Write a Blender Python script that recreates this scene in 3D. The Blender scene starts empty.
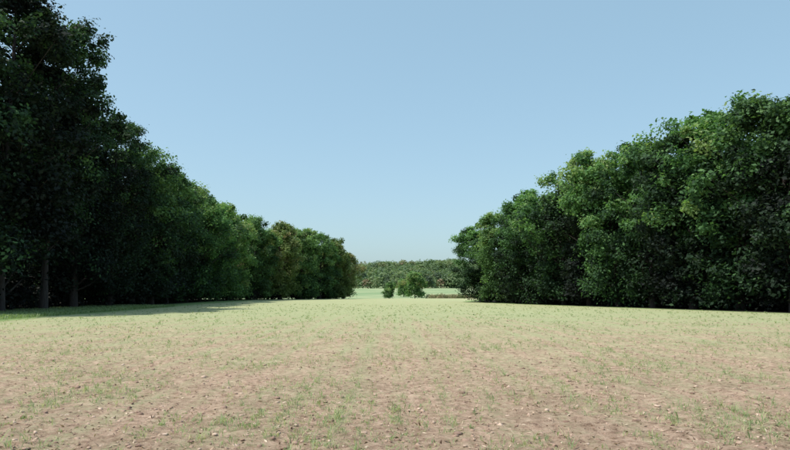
import bpy, math, random
import numpy as np
from mathutils import Vector, noise
R = np.random.RandomState
scene = bpy.context.scene
scene.view_settings.view_transform='Standard'
scene.view_settings.look='None'
scene.view_settings.exposure=0

# ------------------------------------------------------------ helpers
def smooth(a,b,x):
    t=np.clip((x-a)/(b-a),0,1); return t*t*(3-2*t)

def build_mesh(name, V, Q, mats, midx=None, attrs=None, smoothshade=False):
    V=np.asarray(V,dtype=np.float32); Q=np.asarray(Q,dtype=np.int32)
    me=bpy.data.meshes.new(name)
    me.vertices.add(len(V)); me.vertices.foreach_set('co',V.ravel())
    n=len(Q)
    me.loops.add(n*4); me.loops.foreach_set('vertex_index',Q.ravel())
    me.polygons.add(n)
    me.polygons.foreach_set('loop_start',np.arange(0,n*4,4,dtype=np.int32))
    for m in mats: me.materials.append(m)
    if midx is not None: me.polygons.foreach_set('material_index',np.asarray(midx,dtype=np.int32))
    if smoothshade: me.polygons.foreach_set('use_smooth',np.ones(n,dtype=bool))
    me.update(calc_edges=True)
    if attrs:
        for k,(dom,arr) in attrs.items():
            a=me.attributes.new(k,'FLOAT',dom); a.data.foreach_set('value',np.asarray(arr,dtype=np.float32))
    me.validate()
    return me

def add_obj(name, me, loc=(0,0,0), rot=0, scale=1, parent=None):
    o=bpy.data.objects.new(name,me); scene.collection.objects.link(o)
    o.location=loc; o.rotation_euler=(0,0,rot)
    o.scale=scale if hasattr(scale,'__len__') else (scale,)*3
    if parent: o.parent=parent
    return o

def norm(a): return a/np.maximum(np.linalg.norm(a,axis=-1,keepdims=True),1e-6)

def leaf_quads(C, N, L, W, rng):
    n=len(C); r=norm(rng.normal(size=(n,3)))
    U=norm(np.cross(N,r)); W3=np.cross(N,U)
    L=np.broadcast_to(np.asarray(L),(n,))[:,None]; W=np.broadcast_to(np.asarray(W),(n,))[:,None]
    V=np.stack([C-U*L/2, C+W3*W/2+N*W*0.15, C+U*L/2, C-W3*W/2+N*W*0.15],axis=1).reshape(-1,3)
    Q=np.arange(n*4).reshape(n,4)
    return V,Q

def tube(pts, rads, k=7):
    pts=np.asarray(pts,float); V=[];Q=[]
    for i,p in enumerate(pts):
        d=pts[min(i+1,len(pts)-1)]-pts[max(i-1,0)]; d=d/max(np.linalg.norm(d),1e-6)
        a=np.array([1,0,0]) if abs(d[0])<0.8 else np.array([0,1,0])
        u=np.cross(d,a);u/=np.linalg.norm(u); v=np.cross(d,u)
        for j in range(k):
            t=2*math.pi*j/k
            V.append(p+rads[i]*(math.cos(t)*u+math.sin(t)*v))
    for i in range(len(pts)-1):
        for j in range(k):
            Q.append([i*k+j,i*k+(j+1)%k,(i+1)*k+(j+1)%k,(i+1)*k+j])
    return np.array(V),np.array(Q)

# ------------------------------------------------------------ materials
def new_mat(name):
    m=bpy.data.materials.new(name); m.use_nodes=True
    nt=m.node_tree; nt.nodes.clear()
    return m,nt,nt.nodes,nt.links
def ramp(nd,stops):
    r=nd.new('ShaderNodeValToRGB'); e=r.color_ramp.elements
    while len(e)>1: e.remove(e[0])
    e[0].position=stops[0][0]; e[0].color=(*stops[0][1],1)
    for p,c in stops[1:]:
        x=e.new(p); x.color=(*c,1)
    return r

def leaf_material(name, stops, trans=0.35, objvar=0.35, spec=0.12):
    m,nt,nd,lk=new_mat(name)
    out=nd.new('ShaderNodeOutputMaterial')
    at=nd.new('ShaderNodeAttribute'); at.attribute_name='tint'
    oi=nd.new('ShaderNodeObjectInfo')
    ma=nd.new('ShaderNodeMath'); ma.operation='MULTIPLY_ADD'; lk.new(oi.outputs['Random'],ma.inputs[0]); ma.inputs[1].default_value=objvar; ma.inputs[2].default_value=-objvar/2
    ad=nd.new('ShaderNodeMath'); ad.operation='ADD'; ad.use_clamp=True; lk.new(at.outputs['Fac'],ad.inputs[0]); lk.new(ma.outputs[0],ad.inputs[1])
    r=ramp(nd,stops); lk.new(ad.outputs[0],r.inputs[0])
    p=nd.new('ShaderNodeBsdfPrincipled'); p.inputs['Roughness'].default_value=0.6
    p.inputs['Specular IOR Level'].default_value=spec
    lk.new(r.outputs[0],p.inputs['Base Color'])
    if trans>0:
        t=nd.new('ShaderNodeBsdfTranslucent')
        h=nd.new('ShaderNodeMix'); h.data_type='RGBA'; h.blend_type='MULTIPLY'; h.inputs[0].default_value=1
        lk.new(r.outputs[0],h.inputs[6]); h.inputs[7].default_value=(1.4,1.6,0.8,1)
        lk.new(h.outputs[2],t.inputs[0])
        mx=nd.new('ShaderNodeMixShader'); mx.inputs[0].default_value=trans
        lk.new(p.outputs[0],mx.inputs[1]); lk.new(t.outputs[0],mx.inputs[2]); lk.new(mx.outputs[0],out.inputs[0])
    else: lk.new(p.outputs[0],out.inputs[0])
    return m
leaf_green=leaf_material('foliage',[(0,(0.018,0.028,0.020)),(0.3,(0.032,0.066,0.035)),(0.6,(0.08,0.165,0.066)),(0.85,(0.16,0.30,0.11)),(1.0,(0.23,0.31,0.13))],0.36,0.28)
leaf_sunlit=leaf_material('foliage_sunlit',[(0,(0.04,0.075,0.035)),(0.35,(0.09,0.17,0.07)),(0.65,(0.17,0.29,0.11)),(0.85,(0.25,0.35,0.14)),(1.0,(0.32,0.31,0.17))],0.38,0.32)  # brighter leaf colour, paints in sunlight on far left and gap trees
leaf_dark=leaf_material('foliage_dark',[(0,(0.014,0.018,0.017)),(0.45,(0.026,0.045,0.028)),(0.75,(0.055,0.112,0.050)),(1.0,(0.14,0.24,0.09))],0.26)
leaf_under_shade=leaf_material('foliage_shade',[(0,(0.012,0.011,0.012)),(0.5,(0.019,0.026,0.019)),(1.0,(0.05,0.09,0.04))],0.1)  # undergrowth leaves near black, understorey shade put into the colour
leaf_autumn=leaf_material('foliage_turning',[(0,(0.09,0.13,0.05)),(0.4,(0.18,0.24,0.09)),(0.7,(0.27,0.27,0.14)),(1.0,(0.33,0.23,0.16))],0.38)
leaf_far_haze=leaf_material('foliage_distant_haze',[(0,(0.06,0.085,0.06)),(0.4,(0.125,0.19,0.10)),(0.75,(0.19,0.25,0.125)),(0.92,(0.21,0.20,0.125)),(1.0,(0.24,0.175,0.13))],0.25,0.0)  # autumn-tinged hill foliage, lightened to stand in for distance haze

m,nt,nd,lk=new_mat('bark'); bark=m
out=nd.new('ShaderNodeOutputMaterial'); p=nd.new('ShaderNodeBsdfPrincipled'); p.inputs['Roughness'].default_value=0.9
tc=nd.new('ShaderNodeTexCoord'); mp=nd.new('ShaderNodeMapping'); mp.inputs['Scale'].default_value=(6,6,1.2)
n=nd.new('ShaderNodeTexNoise'); n.inputs['Scale'].default_value=2; n.inputs['Detail'].default_value=6
r=ramp(nd,[(0.3,(0.025,0.018,0.018)),(0.7,(0.065,0.052,0.048))])
b=nd.new('ShaderNodeBump'); b.inputs['Strength'].default_value=0.7
lk.new(tc.outputs['Object'],mp.inputs[0]); lk.new(mp.outputs[0],n.inputs[0]); lk.new(n.outputs[0],r.inputs[0]); lk.new(r.outputs[0],p.inputs['Base Color'])
lk.new(n.outputs[0],b.inputs['Height']); lk.new(b.outputs[0],p.inputs['Normal']); lk.new(p.outputs[0],out.inputs[0])

# ------------------------------------------------------------ terrain
def terrain(x,y):
    x=np.asarray(x,float); y=np.asarray(y,float)
    z = 0.12*np.sin(x*0.06+1)*np.sin(y*0.045)*smooth(8,40,y)
    z = z - 0.5*smooth(150,185,y)+ 4.0*smooth(190,440,y)
    z = z + 15*smooth(430,640,y)*(1+0.25*np.sin(x*0.012+0.4))
    return z
def left_edge(y):
    return np.interp(y,[-50,35,48,100,125,140,155,170],[-25,-24.5,-25,-26,-27,-22,-10,-8])
def right_edge(y):
    return np.interp(y,[-50,30,52,64,84,100,114,125,170],[44,38,29.5,25,20,16,12,14,30])

def growing(start,step,stop,limit,g):
    a=list(np.arange(start,stop,step)); s=step; v=a[-1]
    while v<limit:
        s*=g; v+=s; a.append(v)
    return a
ys=growing(4.0,0.08,22,4000,1.035); ys=[-200,-100,-50,-25,-12,-6,-2,1,2.5]+ys
xp=growing(0,0.10,12,3000,1.05)
xs=np.array([-v for v in xp[:0:-1]]+xp); ys=np.array(ys)
X,Y=np.meshgrid(xs,ys); Z=terrain(X,Y)
def micro(x,y):
    a=noise.noise(Vector((x*1.1,y*1.1,0)))*0.022
    b=noise.noise(Vector((x*4.2,y*4.2,3)))*0.028
    c=abs(noise.noise(Vector((x*9,y*9,7))))*0.034
    return a+b+c
mz=np.zeros_like(Z)
for i in range(X.shape[0]):
    if ys[i]>60 or ys[i]<3: continue
    f=1-max(0,(ys[i]-30)/30)
    for j in range(X.shape[1]):
        if abs(X[i,j])<30: mz[i,j]=micro(X[i,j],Y[i,j])*f
Z=Z+mz
ny,nx=X.shape
V=np.stack([X,Y,Z],-1).reshape(-1,3)
I=np.arange(nx*ny).reshape(ny,nx)
Q=np.stack([I[:-1,:-1],I[:-1,1:],I[1:,1:],I[1:,:-1]],-1).reshape(-1,4)
wob=np.array([noise.noise(Vector((v[0]*0.15,v[1]*0.12,5)))*1.5 for v in V])
fx=V[:,0]; fy=V[:,1]
soil=smooth(0,1.6,fx-left_edge(fy)+wob)*smooth(0,1.0,right_edge(fy)-fx+wob*0.4)*(1-smooth(158,168,fy))
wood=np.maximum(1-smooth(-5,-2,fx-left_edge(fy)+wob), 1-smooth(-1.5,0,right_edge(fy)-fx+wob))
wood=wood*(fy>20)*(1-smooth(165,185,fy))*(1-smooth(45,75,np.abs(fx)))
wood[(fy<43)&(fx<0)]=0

m,nt,nd,lk=new_mat('field_ground'); ground_mat=m
out=nd.new('ShaderNodeOutputMaterial'); p=nd.new('ShaderNodeBsdfPrincipled'); p.inputs['Roughness'].default_value=0.95; p.inputs['Specular IOR Level'].default_value=0.1
geo=nd.new('ShaderNodeNewGeometry')
def N(scale,detail,rough=0.6,vec=None,dist=0):
    n=nd.new('ShaderNodeTexNoise'); n.inputs['Scale'].default_value=scale; n.inputs['Detail'].default_value=detail; n.inputs['Roughness'].default_value=rough; n.inputs['Distortion'].default_value=dist
    lk.new(vec if vec else geo.outputs['Position'],n.inputs['Vector']); return n
def mixc(f,a,b,mode='MIX'):
    x=nd.new('ShaderNodeMix'); x.data_type='RGBA'; x.blend_type=mode
    for s,i in((f,0),(a,6),(b,7)):
        if isinstance(s,(int,float)): x.inputs[i].default_value=s
        elif isinstance(s,tuple): x.inputs[i].default_value=(*s,1)
        else: lk.new(s,x.inputs[i])
    return x.outputs[2]
def mth(op,a,b=None,c=None,clamp=False):
    x=nd.new('ShaderNodeMath'); x.operation=op; x.use_clamp=clamp
    for i,s in enumerate((a,b,c)):
        if s is None: continue
        if isinstance(s,(int,float)): x.inputs[i].default_value=s
        else: lk.new(s,x.inputs[i])
    return x.outputs[0]
n1=N(6,10,0.82); r1=ramp(nd,[(0.34,(0.17,0.105,0.078)),(0.44,(0.40,0.275,0.205)),(0.55,(0.59,0.43,0.33)),(0.70,(0.74,0.58,0.46))]); lk.new(n1.outputs[0],r1.inputs[0])
n2=N(0.7,7,0.7); r2=ramp(nd,[(0.32,(0.76,0.77,0.70)),(0.68,(1.10,1.05,1.02))]); lk.new(n2.outputs[0],r2.inputs[0])
soilc=mixc(1.0,r1.outputs[0],r2.outputs[0],'MULTIPLY')
sep=nd.new('ShaderNodeSeparateXYZ'); lk.new(geo.outputs['Position'],sep.inputs[0])
mpn=nd.new('ShaderNodeMapping'); mpn.inputs['Scale'].default_value=(1.2,0.035,1); lk.new(geo.outputs['Position'],mpn.inputs[0])
rown=N(1.0,6,0.7,mpn.outputs[0])
mp2=nd.new('ShaderNodeMapping'); mp2.inputs['Scale'].default_value=(0.25,0.06,1); lk.new(geo.outputs['Position'],mp2.inputs[0])
wobn=N(1.0,2,0.5,mp2.outputs[0])
wx=mth('MULTIPLY_ADD',wobn.outputs[0],3.0,mth('MULTIPLY',sep.outputs[0],2*math.pi/0.75)); row=mth('SINE',wx)
mr=nd.new('ShaderNodeMapRange'); mr.inputs[1].default_value=7; mr.inputs[2].default_value=48; mr.inputs[3].default_value=-0.08; mr.inputs[4].default_value=0.40; lk.new(sep.outputs[1],mr.inputs[0])
n3=N(6.5,9,0.8); n4=N(0.35,8,0.7)
g=mth('ADD',n3.outputs[0],mr.outputs[0]); g=mth('MULTIPLY_ADD',n4.outputs[0],0.65,g); g=mth('MULTIPLY_ADD',rown.outputs[0],0.7,g); g=mth('MULTIPLY_ADD',row,0.045,g)
mg=nd.new('ShaderNodeMapRange'); mg.inputs[1].default_value=1.08; mg.inputs[2].default_value=1.52; lk.new(g,mg.inputs[0])
gm=mth('MULTIPLY',mg.outputs[0],0.8)
n5=N(14,6,0.7); rgr=ramp(nd,[(0.3,(0.22,0.28,0.13)),(0.55,(0.38,0.445,0.23)),(0.75,(0.52,0.55,0.32))]); lk.new(n5.outputs[0],rgr.inputs[0])
fieldc=mixc(gm,soilc,rgr.outputs[0])
n6=N(2.5,8,0.7); rme=ramp(nd,[(0.3,(0.13,0.21,0.07)),(0.6,(0.24,0.34,0.13)),(0.8,(0.35,0.40,0.18))]); lk.new(n6.outputs[0],rme.inputs[0])
mf=nd.new('ShaderNodeMapRange'); mf.inputs[1].default_value=150; mf.inputs[2].default_value=190; lk.new(sep.outputs[1],mf.inputs[0])
n9=N(0.03,4); rfa=ramp(nd,[(0.4,(0.21,0.29,0.15)),(0.6,(0.31,0.36,0.20))]); lk.new(n9.outputs[0],rfa.inputs[0])
meadow=mixc(mf.outputs[0],rme.outputs[0],rfa.outputs[0])
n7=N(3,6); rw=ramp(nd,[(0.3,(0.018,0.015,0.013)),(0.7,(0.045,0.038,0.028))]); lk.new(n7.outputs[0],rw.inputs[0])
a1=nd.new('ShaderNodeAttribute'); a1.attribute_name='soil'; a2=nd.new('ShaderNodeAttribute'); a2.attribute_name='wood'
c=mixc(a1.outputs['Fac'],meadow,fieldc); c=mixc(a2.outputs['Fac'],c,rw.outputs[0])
lk.new(c,p.inputs['Base Color'])
b=nd.new('ShaderNodeBump'); b.inputs['Strength'].default_value=1.0; b.inputs['Distance'].default_value=0.06
n8=N(14,9,0.8); lk.new(n8.outputs[0],b.inputs['Height']); lk.new(b.outputs[0],p.inputs['Normal']); lk.new(p.outputs[0],out.inputs[0])
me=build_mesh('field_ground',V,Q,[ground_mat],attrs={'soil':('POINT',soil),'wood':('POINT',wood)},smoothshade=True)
add_obj('field_ground',me)

def gz(x,y):
    x=np.asarray(x);y=np.asarray(y); z=terrain(x,y)
    m=np.array([micro(a,b)*(1-max(0,(b-30)/30)) if b<60 and abs(a)<30 else 0 for a,b in zip(x,y)])
    return z+m

# ------------------------------------------------------------ trees
def make_tree(name, seed, H, base, Rad, nclump, per, leafmat, L=0.36, csize=1.25, trunk_r=0.28, lowskirt=0.5, tintshift=0.0, shade_grad=0.75, lobes=1.0):
    rng=R(seed)
    Vs=[];Qs=[];Ms=[];Ts=[]; off=0
    def put(V,Q,mi,t):
        nonlocal off
        Vs.append(V);Qs.append(Q+off);off+=len(V)
        Ms.append(np.full(len(Q),mi)); Ts.append(np.broadcast_to(t,(len(Q),)))
    nb=9; lean=rng.normal(0,0.35,2); ph=rng.uniform(0,6,2)
    def trunk_at(t):
        return np.array([lean[0]*t*t*2+0.25*math.sin(ph[0]+t*5)*t, lean[1]*t*t*2+0.25*math.sin(ph[1]+t*4)*t, t*H*0.9])
    tp=[trunk_at(i/(nb-1)) for i in range(nb)]; tp[0][2]=-0.4
    tr=[trunk_r*(1.5 if i==0 else 1.0)*(1-0.85*(i/(nb-1))) for i in range(nb)]
    V,Q=tube(tp,tr,8); put(V,Q,0,0.5)
    lob=[(rng.randint(1,5),rng.uniform(0,6.28),rng.uniform(0.08,0.24)*lobes,rng.uniform(1,7),rng.uniform(0,6)) for _ in range(5)]
    def env(t,a):
        r=(max(math.sin(math.pi*min(1,(0.10+0.90*t))**1.35),0))**0.75
        if t<0.45: r=max(r,0.85)*(lowskirt+(1-lowskirt)*t/0.45)
        s=1.0
        for k,p0,am,vt,pv in lob: s+=am*math.sin(k*a+p0)*math.sin(vt*t*2+pv)
        return Rad*r*s
    tops=[(rng.uniform(0,6.28),rng.uniform(0.15,0.5)*Rad,rng.uniform(0.82,0.98)) for _ in range(5)]
    cl=[]
    for i in range(nclump):
        t=rng.uniform(0,1)**0.9; a=rng.uniform(0,6.28)
        rr=env(t,a)*(rng.uniform(0.2,1.0)**0.45)
        z=H*(base+(1-base)*t*0.97)
        c0=trunk_at(min(z/H/0.9,1)) 
        if t>0.8:
            ta,td,th=tops[rng.randint(5)]
            c0=c0+np.array([td*math.cos(ta),td*math.sin(ta),0]); z=min(z,H*th+rng.normal(0,0.3))
        cl.append((np.array([c0[0]+rr*math.cos(a),c0[1]+rr*math.sin(a),z]),t))
    for c,t in cl[::4]:
        h=max(H*base*0.7, c[2]-0.7*math.hypot(c[0],c[1])-0.5)
        s=trunk_at(min(h/H/0.9,1)); mid=(s+c)/2+np.array([0,0,-0.3])+rng.normal(0,0.25,3)
        r0=trunk_r*0.33*(1-0.6*t)
        V,Q=tube([s,mid,c,c+(c-mid)*0.35],[r0,r0*0.65,r0*0.3,0.01],5); put(V,Q,0,0.5)
    for c,t in cl:
        n=int(per*rng.uniform(0.5,1.5)); rs=csize*rng.uniform(0.5,1.4)*(1-0.45*t)
        d=norm(rng.normal(size=(n,3))); rad=rng.uniform(0.05,1.0,n)**0.55
        ns=9; sd=norm(rng.normal(size=(ns,3))); sl=rng.uniform(0.6,1.5,ns); k=rng.randint(0,ns,n)
        d=norm(d*0.75+sd[k]*1.3)
        P=c+d*(rad*rs*sl[k])[:,None]*np.array([1.1,1.1,0.8])+rng.normal(0,0.18,(n,3))
        axis=np.array([c[0],c[1],0]); axis=axis/max(np.linalg.norm(axis),0.3)
        Nn=norm(d*0.7+np.array([0,0,0.8])+axis*0.2+rng.normal(0,0.65,(n,3)))
        tint=np.clip(0.40+tintshift+rng.normal(0,0.19)+rng.normal(0,0.11,n)+(t-0.6)*shade_grad,0,1)  # tint darkens down the crown, painting in shade below and sun on top
        l=L*rng.uniform(0.5,1.25,n)
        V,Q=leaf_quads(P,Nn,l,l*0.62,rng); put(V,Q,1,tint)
    V=np.concatenate(Vs);Q=np.concatenate(Qs)
    V[:,2]=np.maximum(V[:,2],-0.4)
    return build_mesh(name,V,Q,[bark,leafmat],np.concatenate(Ms),{'tint':('FACE',np.concatenate(Ts))})

big=[make_tree('tall_tree_a',1,27,0.10,5.2,260,150,leaf_dark,trunk_r=0.34,csize=1.45,lowskirt=0.8,shade_grad=0.3,tintshift=-0.05,lobes=0.7),
     make_tree('tall_tree_b',2,27,0.08,5.4,260,150,leaf_dark,trunk_r=0.34,csize=1.45,lowskirt=0.75,shade_grad=0.3,tintshift=-0.05,lobes=0.7),
     make_tree('tall_tree_c',3,27,0.24,4.6,220,150,leaf_dark,trunk_r=0.30,csize=1.35,lowskirt=0.7,shade_grad=0.3,tintshift=-0.03,lobes=0.7)]
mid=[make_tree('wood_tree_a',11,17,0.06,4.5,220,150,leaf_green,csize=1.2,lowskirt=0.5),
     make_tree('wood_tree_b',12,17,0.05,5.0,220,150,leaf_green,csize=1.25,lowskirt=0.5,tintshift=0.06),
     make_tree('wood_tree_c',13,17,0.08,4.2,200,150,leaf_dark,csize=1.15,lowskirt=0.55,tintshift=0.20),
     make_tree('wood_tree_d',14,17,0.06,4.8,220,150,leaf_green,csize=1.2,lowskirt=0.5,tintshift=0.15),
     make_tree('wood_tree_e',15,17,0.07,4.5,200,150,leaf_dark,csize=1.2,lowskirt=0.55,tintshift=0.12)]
aut=[make_tree('turning_tree_a',21,15,0.06,4.2,180,150,leaf_autumn,L=0.40,lowskirt=0.8,csize=1.15,shade_grad=0.3),
     make_tree('turning_tree_b',22,15,0.05,4.0,180,150,leaf_autumn,L=0.40,lowskirt=0.8,csize=1.15,tintshift=-0.05,shade_grad=0.3)]
lit=[make_tree('sunlit_tree_a',41,17,0.05,4.6,200,150,leaf_sunlit,L=0.40,csize=1.2,lowskirt=0.75,shade_grad=0.4,tintshift=0.05),
     make_tree('sunlit_tree_b',42,17,0.05,4.4,200,150,leaf_sunlit,L=0.40,csize=1.2,lowskirt=0.75,tintshift=0.14,shade_grad=0.4)]
Hof={}
for mm in big: Hof[mm.name]=27
for mm in mid+lit: Hof[mm.name]=17
for mm in aut: Hof[mm.name]=15
rng=R(77)
def place(name,me,x,y,h,parent=None):
    s=h/Hof[me.name]; w=s*rng.uniform(0.95,1.12)
    if h<15.5 and parent is None: w=max(w,0.9)
    return add_obj(name,me,(x,y,float(terrain(x,y))-0.1),rng.uniform(0,6.28),(w,w,s),parent)
# kinds: 0-2 tall, 3-7 wood, 8-9 turning, 10-11 sunlit by leaf colour
Lt=[(-33,48,28,0),(-32.3,54,30,1),(-31.8,60,28,2),(-32,66,25,0),(-31,72,22,1),(-31,78,19.5,7),(-31,84,18.5,5),(-31.5,91,18,7),
    (-31,98,18,4),(-31,105,17.8,6),(-30.5,113,17.5,10),(-30,121,17.2,11),(-27.5,129,17,10),(-24,137,16.5,8),(-20.5,144,16.5,11),(-17,150,15.5,10),(-13.8,156,14.5,9),(-12.5,160,11.5,8)]
Rt=[(37,44,18,5),(35.5,49.5,19,7),(32.5,54,19,5),(31,59.5,19.5,4),(28.8,64,18,7),(27,69.5,19,3),(25.3,75,18.5,6),(23.8,81,18,5),(22.2,87,18,4),
    (20.4,93,17,6),(18.8,99,16,3),(16.6,105,15,10),(14.6,111,13.2,6)]
kinds=big+mid+aut+lit
for x,y,h,k in Lt+Rt:
    place('deciduous_tree',kinds[k],x,y,h)
wl=bpy.data.objects.new('background_woodland',None); scene.collection.objects.link(wl)
i=0
for x,y,h,k in Lt:
    for d in (1,2):
        if y<75 and d==2: continue
        if 58<y<63: continue
        kk=R(i*7+3).randint(0,3) if h>20 else (3+R(i*7+3).randint(0,5) if y<110 else 10+i%2)
        nrm=(-1,0.05) if y<125 else (-0.7,0.7)
        place('tree_%d'%i,kinds[kk],x+nrm[0]*6.5*d+rng.normal(0,1),y+nrm[1]*6.5*d+2.5+rng.normal(0,1),h*rng.uniform(0.88,0.98),wl); i+=1
for x,y,h,k in Rt:
    for d in (1,2,3):
        kk=3+R(i*7+3).randint(0,5)
        place('tree_%d'%i,kinds[kk],x+5.5*d+rng.normal(0,1),y+2.5*d+rng.normal(0,1),h*rng.uniform(0.85,0.99),wl); i+=1

def leafy_mass(name,centers,sizes,per,leafmat,L,seed,tint0=0.35,tvar=0.15,flat=0.8):
    rg=R(seed); Vs=[];Qs=[];Ts=[];off=0
    for (c,s) in zip(centers,sizes):
        n=int(per*s*s); d=norm(rg.normal(size=(n,3))); d[:,2]=np.abs(d[:,2])*1.0-0.15
        sd=norm(rg.normal(size=(8,3))); d=norm(d+0.9*sd[rg.randint(0,8,n)])
        P=np.array(c)+d*(s*rg.uniform(0.3,1,n)**0.4)[:,None]*np.array([1,1,flat])+rg.normal(0,0.07*s,(n,3))
        Nn=norm(d*0.8+np.array([0,0,0.7])+rg.normal(0,0.6,(n,3)))
        l=L*rg.uniform(0.6,1.3,n); V,Q=leaf_quads(P,Nn,l,l*0.65,rg)
        Vs.append(V);Qs.append(Q+off);off+=len(V)
        Ts.append(np.clip(tint0+rg.normal(0,tvar)+rg.normal(0,0.08,n),0,1))
    me=build_mesh(name,np.concatenate(Vs),np.concatenate(Qs),[leafmat],attrs={'tint':('FACE',np.concatenate(Ts))})
    return add_obj(name,me)
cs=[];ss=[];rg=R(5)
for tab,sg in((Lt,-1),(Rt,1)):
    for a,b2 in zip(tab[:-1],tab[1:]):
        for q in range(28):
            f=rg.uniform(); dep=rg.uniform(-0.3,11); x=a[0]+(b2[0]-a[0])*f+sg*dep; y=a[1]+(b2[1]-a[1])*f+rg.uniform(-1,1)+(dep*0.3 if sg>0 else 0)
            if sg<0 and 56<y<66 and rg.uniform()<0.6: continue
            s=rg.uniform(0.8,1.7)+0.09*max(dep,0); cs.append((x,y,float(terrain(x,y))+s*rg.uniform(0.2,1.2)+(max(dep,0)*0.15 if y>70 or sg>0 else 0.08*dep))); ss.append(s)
leafy_mass('undergrowth_shrubs',cs,ss,110,leaf_under_shade,0.36,6,0.35)

young=make_tree('young_tree_mesh',31,7,0.10,2.4,90,90,leaf_sunlit,L=0.4,csize=0.8,trunk_r=0.12,lowskirt=0.9,shade_grad=0.2,tintshift=0.15)
Hof[young.name]=7
for x,y,h in((5.2,172,7.2),(-1.6,178,4.6),(3.0,230,6.5)):
    add_obj('young_tree',young,(x,y,float(terrain(x,y))-0.1),rng.uniform(0,6),h/7)
cs=[];ss=[]
for q in range(220):
    x=rg.uniform(8.5,26); y=rg.uniform(164,180); s=rg.uniform(0.4,1.2); cs.append((x,y,float(terrain(x,y))+s*0.3)); ss.append(s)
leaf_dry=leaf_material('dry_weeds',[(0,(0.16,0.19,0.10)),(0.5,(0.28,0.24,0.16)),(1,(0.36,0.27,0.20))],0.3,0)
leafy_mass('dry_weeds',cs,ss,100,leaf_dry,0.3,9,0.45,0.3)

cs=[];ss=[];rg=R(12)
for q in range(1900):
    y=rg.uniform(440,660); x=rg.uniform(-330,330)
    s=rg.uniform(2.8,6.0)
    cs.append((x,y,float(terrain(x,y))+s*0.9)); ss.append(s)
for q in range(160):
    x=-330+q*4.1; y=438+rg.uniform(-3,5)+8*math.sin(x*0.03); s=rg.uniform(2.5,4.5); cs.append((x,y,float(terrain(x,y))+s*0.8)); ss.append(s)
leafy_mass('distant_hill_woodland',cs,ss,12,leaf_far_haze,1.5,13,0.48,0.22,1.1)

# ------------------------------------------------------------ field cover
def in_field(x,y): return (x>left_edge(y)+0.5)&(x<right_edge(y)-0.5)
def scatter(n,y0,y1,rg,pw=1.0):
    u=rg.uniform(size=n); y=y0*(y1/y0)**(u**pw); x=rg.uniform(-0.66,0.66,n)*(y+1.5)
    k=in_field(x,y); return x[k],y[k]
rg=R(40)
sx,sy=scatter(44000,4.5,90,rg,0.85)
rw_=rg.uniform(size=len(sx))<0.4; sx=np.where(rw_,np.round(sx/0.375)*0.375+rg.normal(0,0.045,len(sx)),sx)
den=np.array([noise.noise(Vector((a*0.45,b*0.4,2)))+0.5*noise.noise(Vector((a*2.2,b*1.0,9))) for a,b in zip(sx,sy)])
k=den+rg.uniform(-0.5,0.5,len(sx))>0.13; sx=sx[k];sy=sy[k]
sz=gz(sx,sy)
B=6; nT=len(sx); bx=np.repeat(sx,B)+rg.normal(0,0.022,nT*B); by=np.repeat(sy,B)+rg.normal(0,0.022,nT*B); bz=np.repeat(sz,B)
tsz=np.repeat(rg.uniform(0.2,1.2,nT)**3.2+0.20,B); hh=0.07*tsz*rg.uniform(0.5,1.3,nT*B); ang=rg.uniform(0,6.28,nT*B); ln=rg.uniform(0.3,1.8,nT*B)
dirx=np.cos(ang);diry=np.sin(ang); w=0.004*np.maximum(1,by/16)*rg.uniform(0.7,1.4,nT*B)
P0=np.stack([bx,by,bz-0.004],-1); side=np.stack([-diry,dirx,0*dirx],-1)*w[:,None]
tip=P0+np.stack([dirx*ln*hh,diry*ln*hh,hh],-1); midp=P0+np.stack([dirx*ln*hh*0.3,diry*ln*hh*0.3,hh*0.6],-1)
V=np.stack([P0,midp+side,tip,midp-side],1).reshape(-1,3); Q=np.arange(len(V)).reshape(-1,4)
leaf_sprout=leaf_material('sprout_blades',[(0,(0.15,0.21,0.10)),(0.5,(0.26,0.33,0.17)),(0.8,(0.38,0.41,0.23)),(1,(0.50,0.46,0.30))],0.35,0)
me=build_mesh('grass_sprouts',V,Q,[leaf_sprout],attrs={'tint':('FACE',np.clip(np.repeat(rg.normal(0.5,0.25,nT),B)+rg.normal(0,0.08,nT*B),0,1))})
add_obj('grass_sprouts',me)
sx,sy=scatter(16000,4.5,45,rg); sz=gz(sx,sy)+0.008; n=len(sx)
Nn=norm(np.array([0,0,1.0])+rg.normal(0,0.4,(n,3))); l=rg.uniform(0.02,0.10,n)
V,Q=leaf_quads(np.stack([sx,sy,sz],-1),Nn,l,np.minimum(l*rg.uniform(0.1,0.5,n),0.025),rg)
litter=leaf_material('litter',[(0,(0.10,0.06,0.045)),(0.5,(0.30,0.20,0.145)),(0.85,(0.48,0.36,0.26)),(1,(0.60,0.50,0.38))],0.1,0)
me=build_mesh('straw_litter',V,Q,[litter],attrs={'tint':('FACE',rg.uniform(0,1,n))}); add_obj('straw_litter',me)
g=[]
for a in(-1,0,1):
    for b2 in(-1,0,1):
        for c2 in(-1,0,1):
            if (a,b2,c2)!=(0,0,0): g.append((a,b2,c2))
idx={q:i for i,q in enumerate(g)}; G=norm(np.array(g,float)); fq=[]
for ax in range(3):
    for s in(-1,1):
        for u in(-1,0):
            for v in(-1,0):
                def pt(uu,vv):
                    t=[0,0,0]; t[ax]=s; t[(ax+1)%3]=uu; t[(ax+2)%3]=vv; return idx[tuple(t)]
                q=[pt(u,v),pt(u+1,v),pt(u+1,v+1),pt(u,v+1)]
                fq.append(q if s>0 else q[::-1])
fq=np.array(fq)
sx,sy=scatter(10000,4.5,40,rg); sz=gz(sx,sy); n=len(sx)
size=0.008+0.030*rg.uniform(size=n)**6.0
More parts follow.
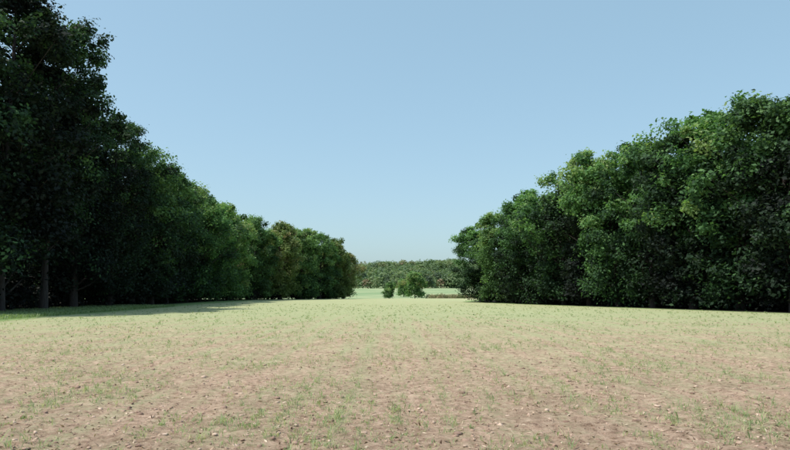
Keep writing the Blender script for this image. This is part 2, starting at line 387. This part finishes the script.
Vc=G[None]*size[:,None,None]*rg.uniform(0.6,1.4,(n,1,3))*rg.uniform(0.55,1.4,(n,26,1))*np.array([1.2,1.2,0.75])
Vc=Vc+np.stack([sx,sy,sz],-1)[:,None,:]
Qc=(fq[None]+(np.arange(n)*26)[:,None,None]).reshape(-1,4)
clod=leaf_material('soil_clods',[(0,(0.22,0.14,0.105)),(0.6,(0.40,0.28,0.21)),(1,(0.54,0.41,0.32))],0.0,0)
me=build_mesh('soil_clods',Vc.reshape(-1,3),Qc,[clod],attrs={'tint':('FACE',np.repeat(rg.uniform(0,1,n),24))}); add_obj('soil_clods',me)
rg=R(50); n=26000
vx=rg.uniform(-34,-23.5,n); vy=rg.uniform(28,75,n); k=(vx<left_edge(vy)+0.8); vx=vx[k];vy=vy[k]; n=len(vx)
hh=rg.uniform(0.10,0.3,n); ang=rg.uniform(0,6.28,n); P0=np.stack([vx,vy,terrain(vx,vy)],-1); dx=np.stack([np.cos(ang),np.sin(ang),0*ang],-1)
side=np.stack([-np.sin(ang),np.cos(ang),0*ang],-1)*0.03; up=np.array([0,0,1.0])
V=np.stack([P0,P0+up*hh[:,None]*0.6+dx*hh[:,None]*0.2+side,P0+up*hh[:,None]+dx*hh[:,None]*0.6,P0+up*hh[:,None]*0.6+dx*hh[:,None]*0.2-side],1).reshape(-1,3)
me=build_mesh('grass_verge',V,np.arange(n*4).reshape(-1,4),[leaf_sprout],attrs={'tint':('FACE',np.clip(rg.normal(0.3,0.2,n),0,1))}); add_obj('grass_verge',me)

# ------------------------------------------------------------ light
EL=math.radians(61); sd=Vector((-0.93,-0.37,0)).normalized()
S=Vector((sd.x*math.cos(EL),sd.y*math.cos(EL),math.sin(EL)))
sl=bpy.data.lights.new('sun','SUN'); sl.energy=4.7; sl.angle=math.radians(0.53); sl.color=(1.0,0.95,0.87)
so=bpy.data.objects.new('sun',sl); scene.collection.objects.link(so); so.rotation_euler=S.to_track_quat('Z','Y').to_euler(); so.location=(-30,-10,60)
w=bpy.data.worlds.new('World'); scene.world=w; w.use_nodes=True; nt=w.node_tree
bg=nt.nodes['Background']; sk=nt.nodes.new('ShaderNodeTexSky'); sk.sky_type='NISHITA'; sk.sun_disc=False
sk.sun_elevation=EL; sk.sun_rotation=math.atan2(sd.x,sd.y); sk.air_density=1.0; sk.dust_density=2.0; sk.ozone_density=1.0
mx=nt.nodes.new('ShaderNodeMix'); mx.data_type='RGBA'; mx.inputs[0].default_value=0.38; mx.inputs[7].default_value=(3.6,5.9,6.9,1)
nt.links.new(sk.outputs[0],mx.inputs[6]); nt.links.new(mx.outputs[2],bg.inputs[0]); bg.inputs[1].default_value=0.15

cam=bpy.data.cameras.new('camera'); cam.lens=30; cam.sensor_width=36; cam.clip_end=6000
co=bpy.data.objects.new('camera',cam); scene.collection.objects.link(co)
co.location=(0,0,1.7); co.rotation_euler=(math.radians(90+5.75),0,0); scene.camera=co
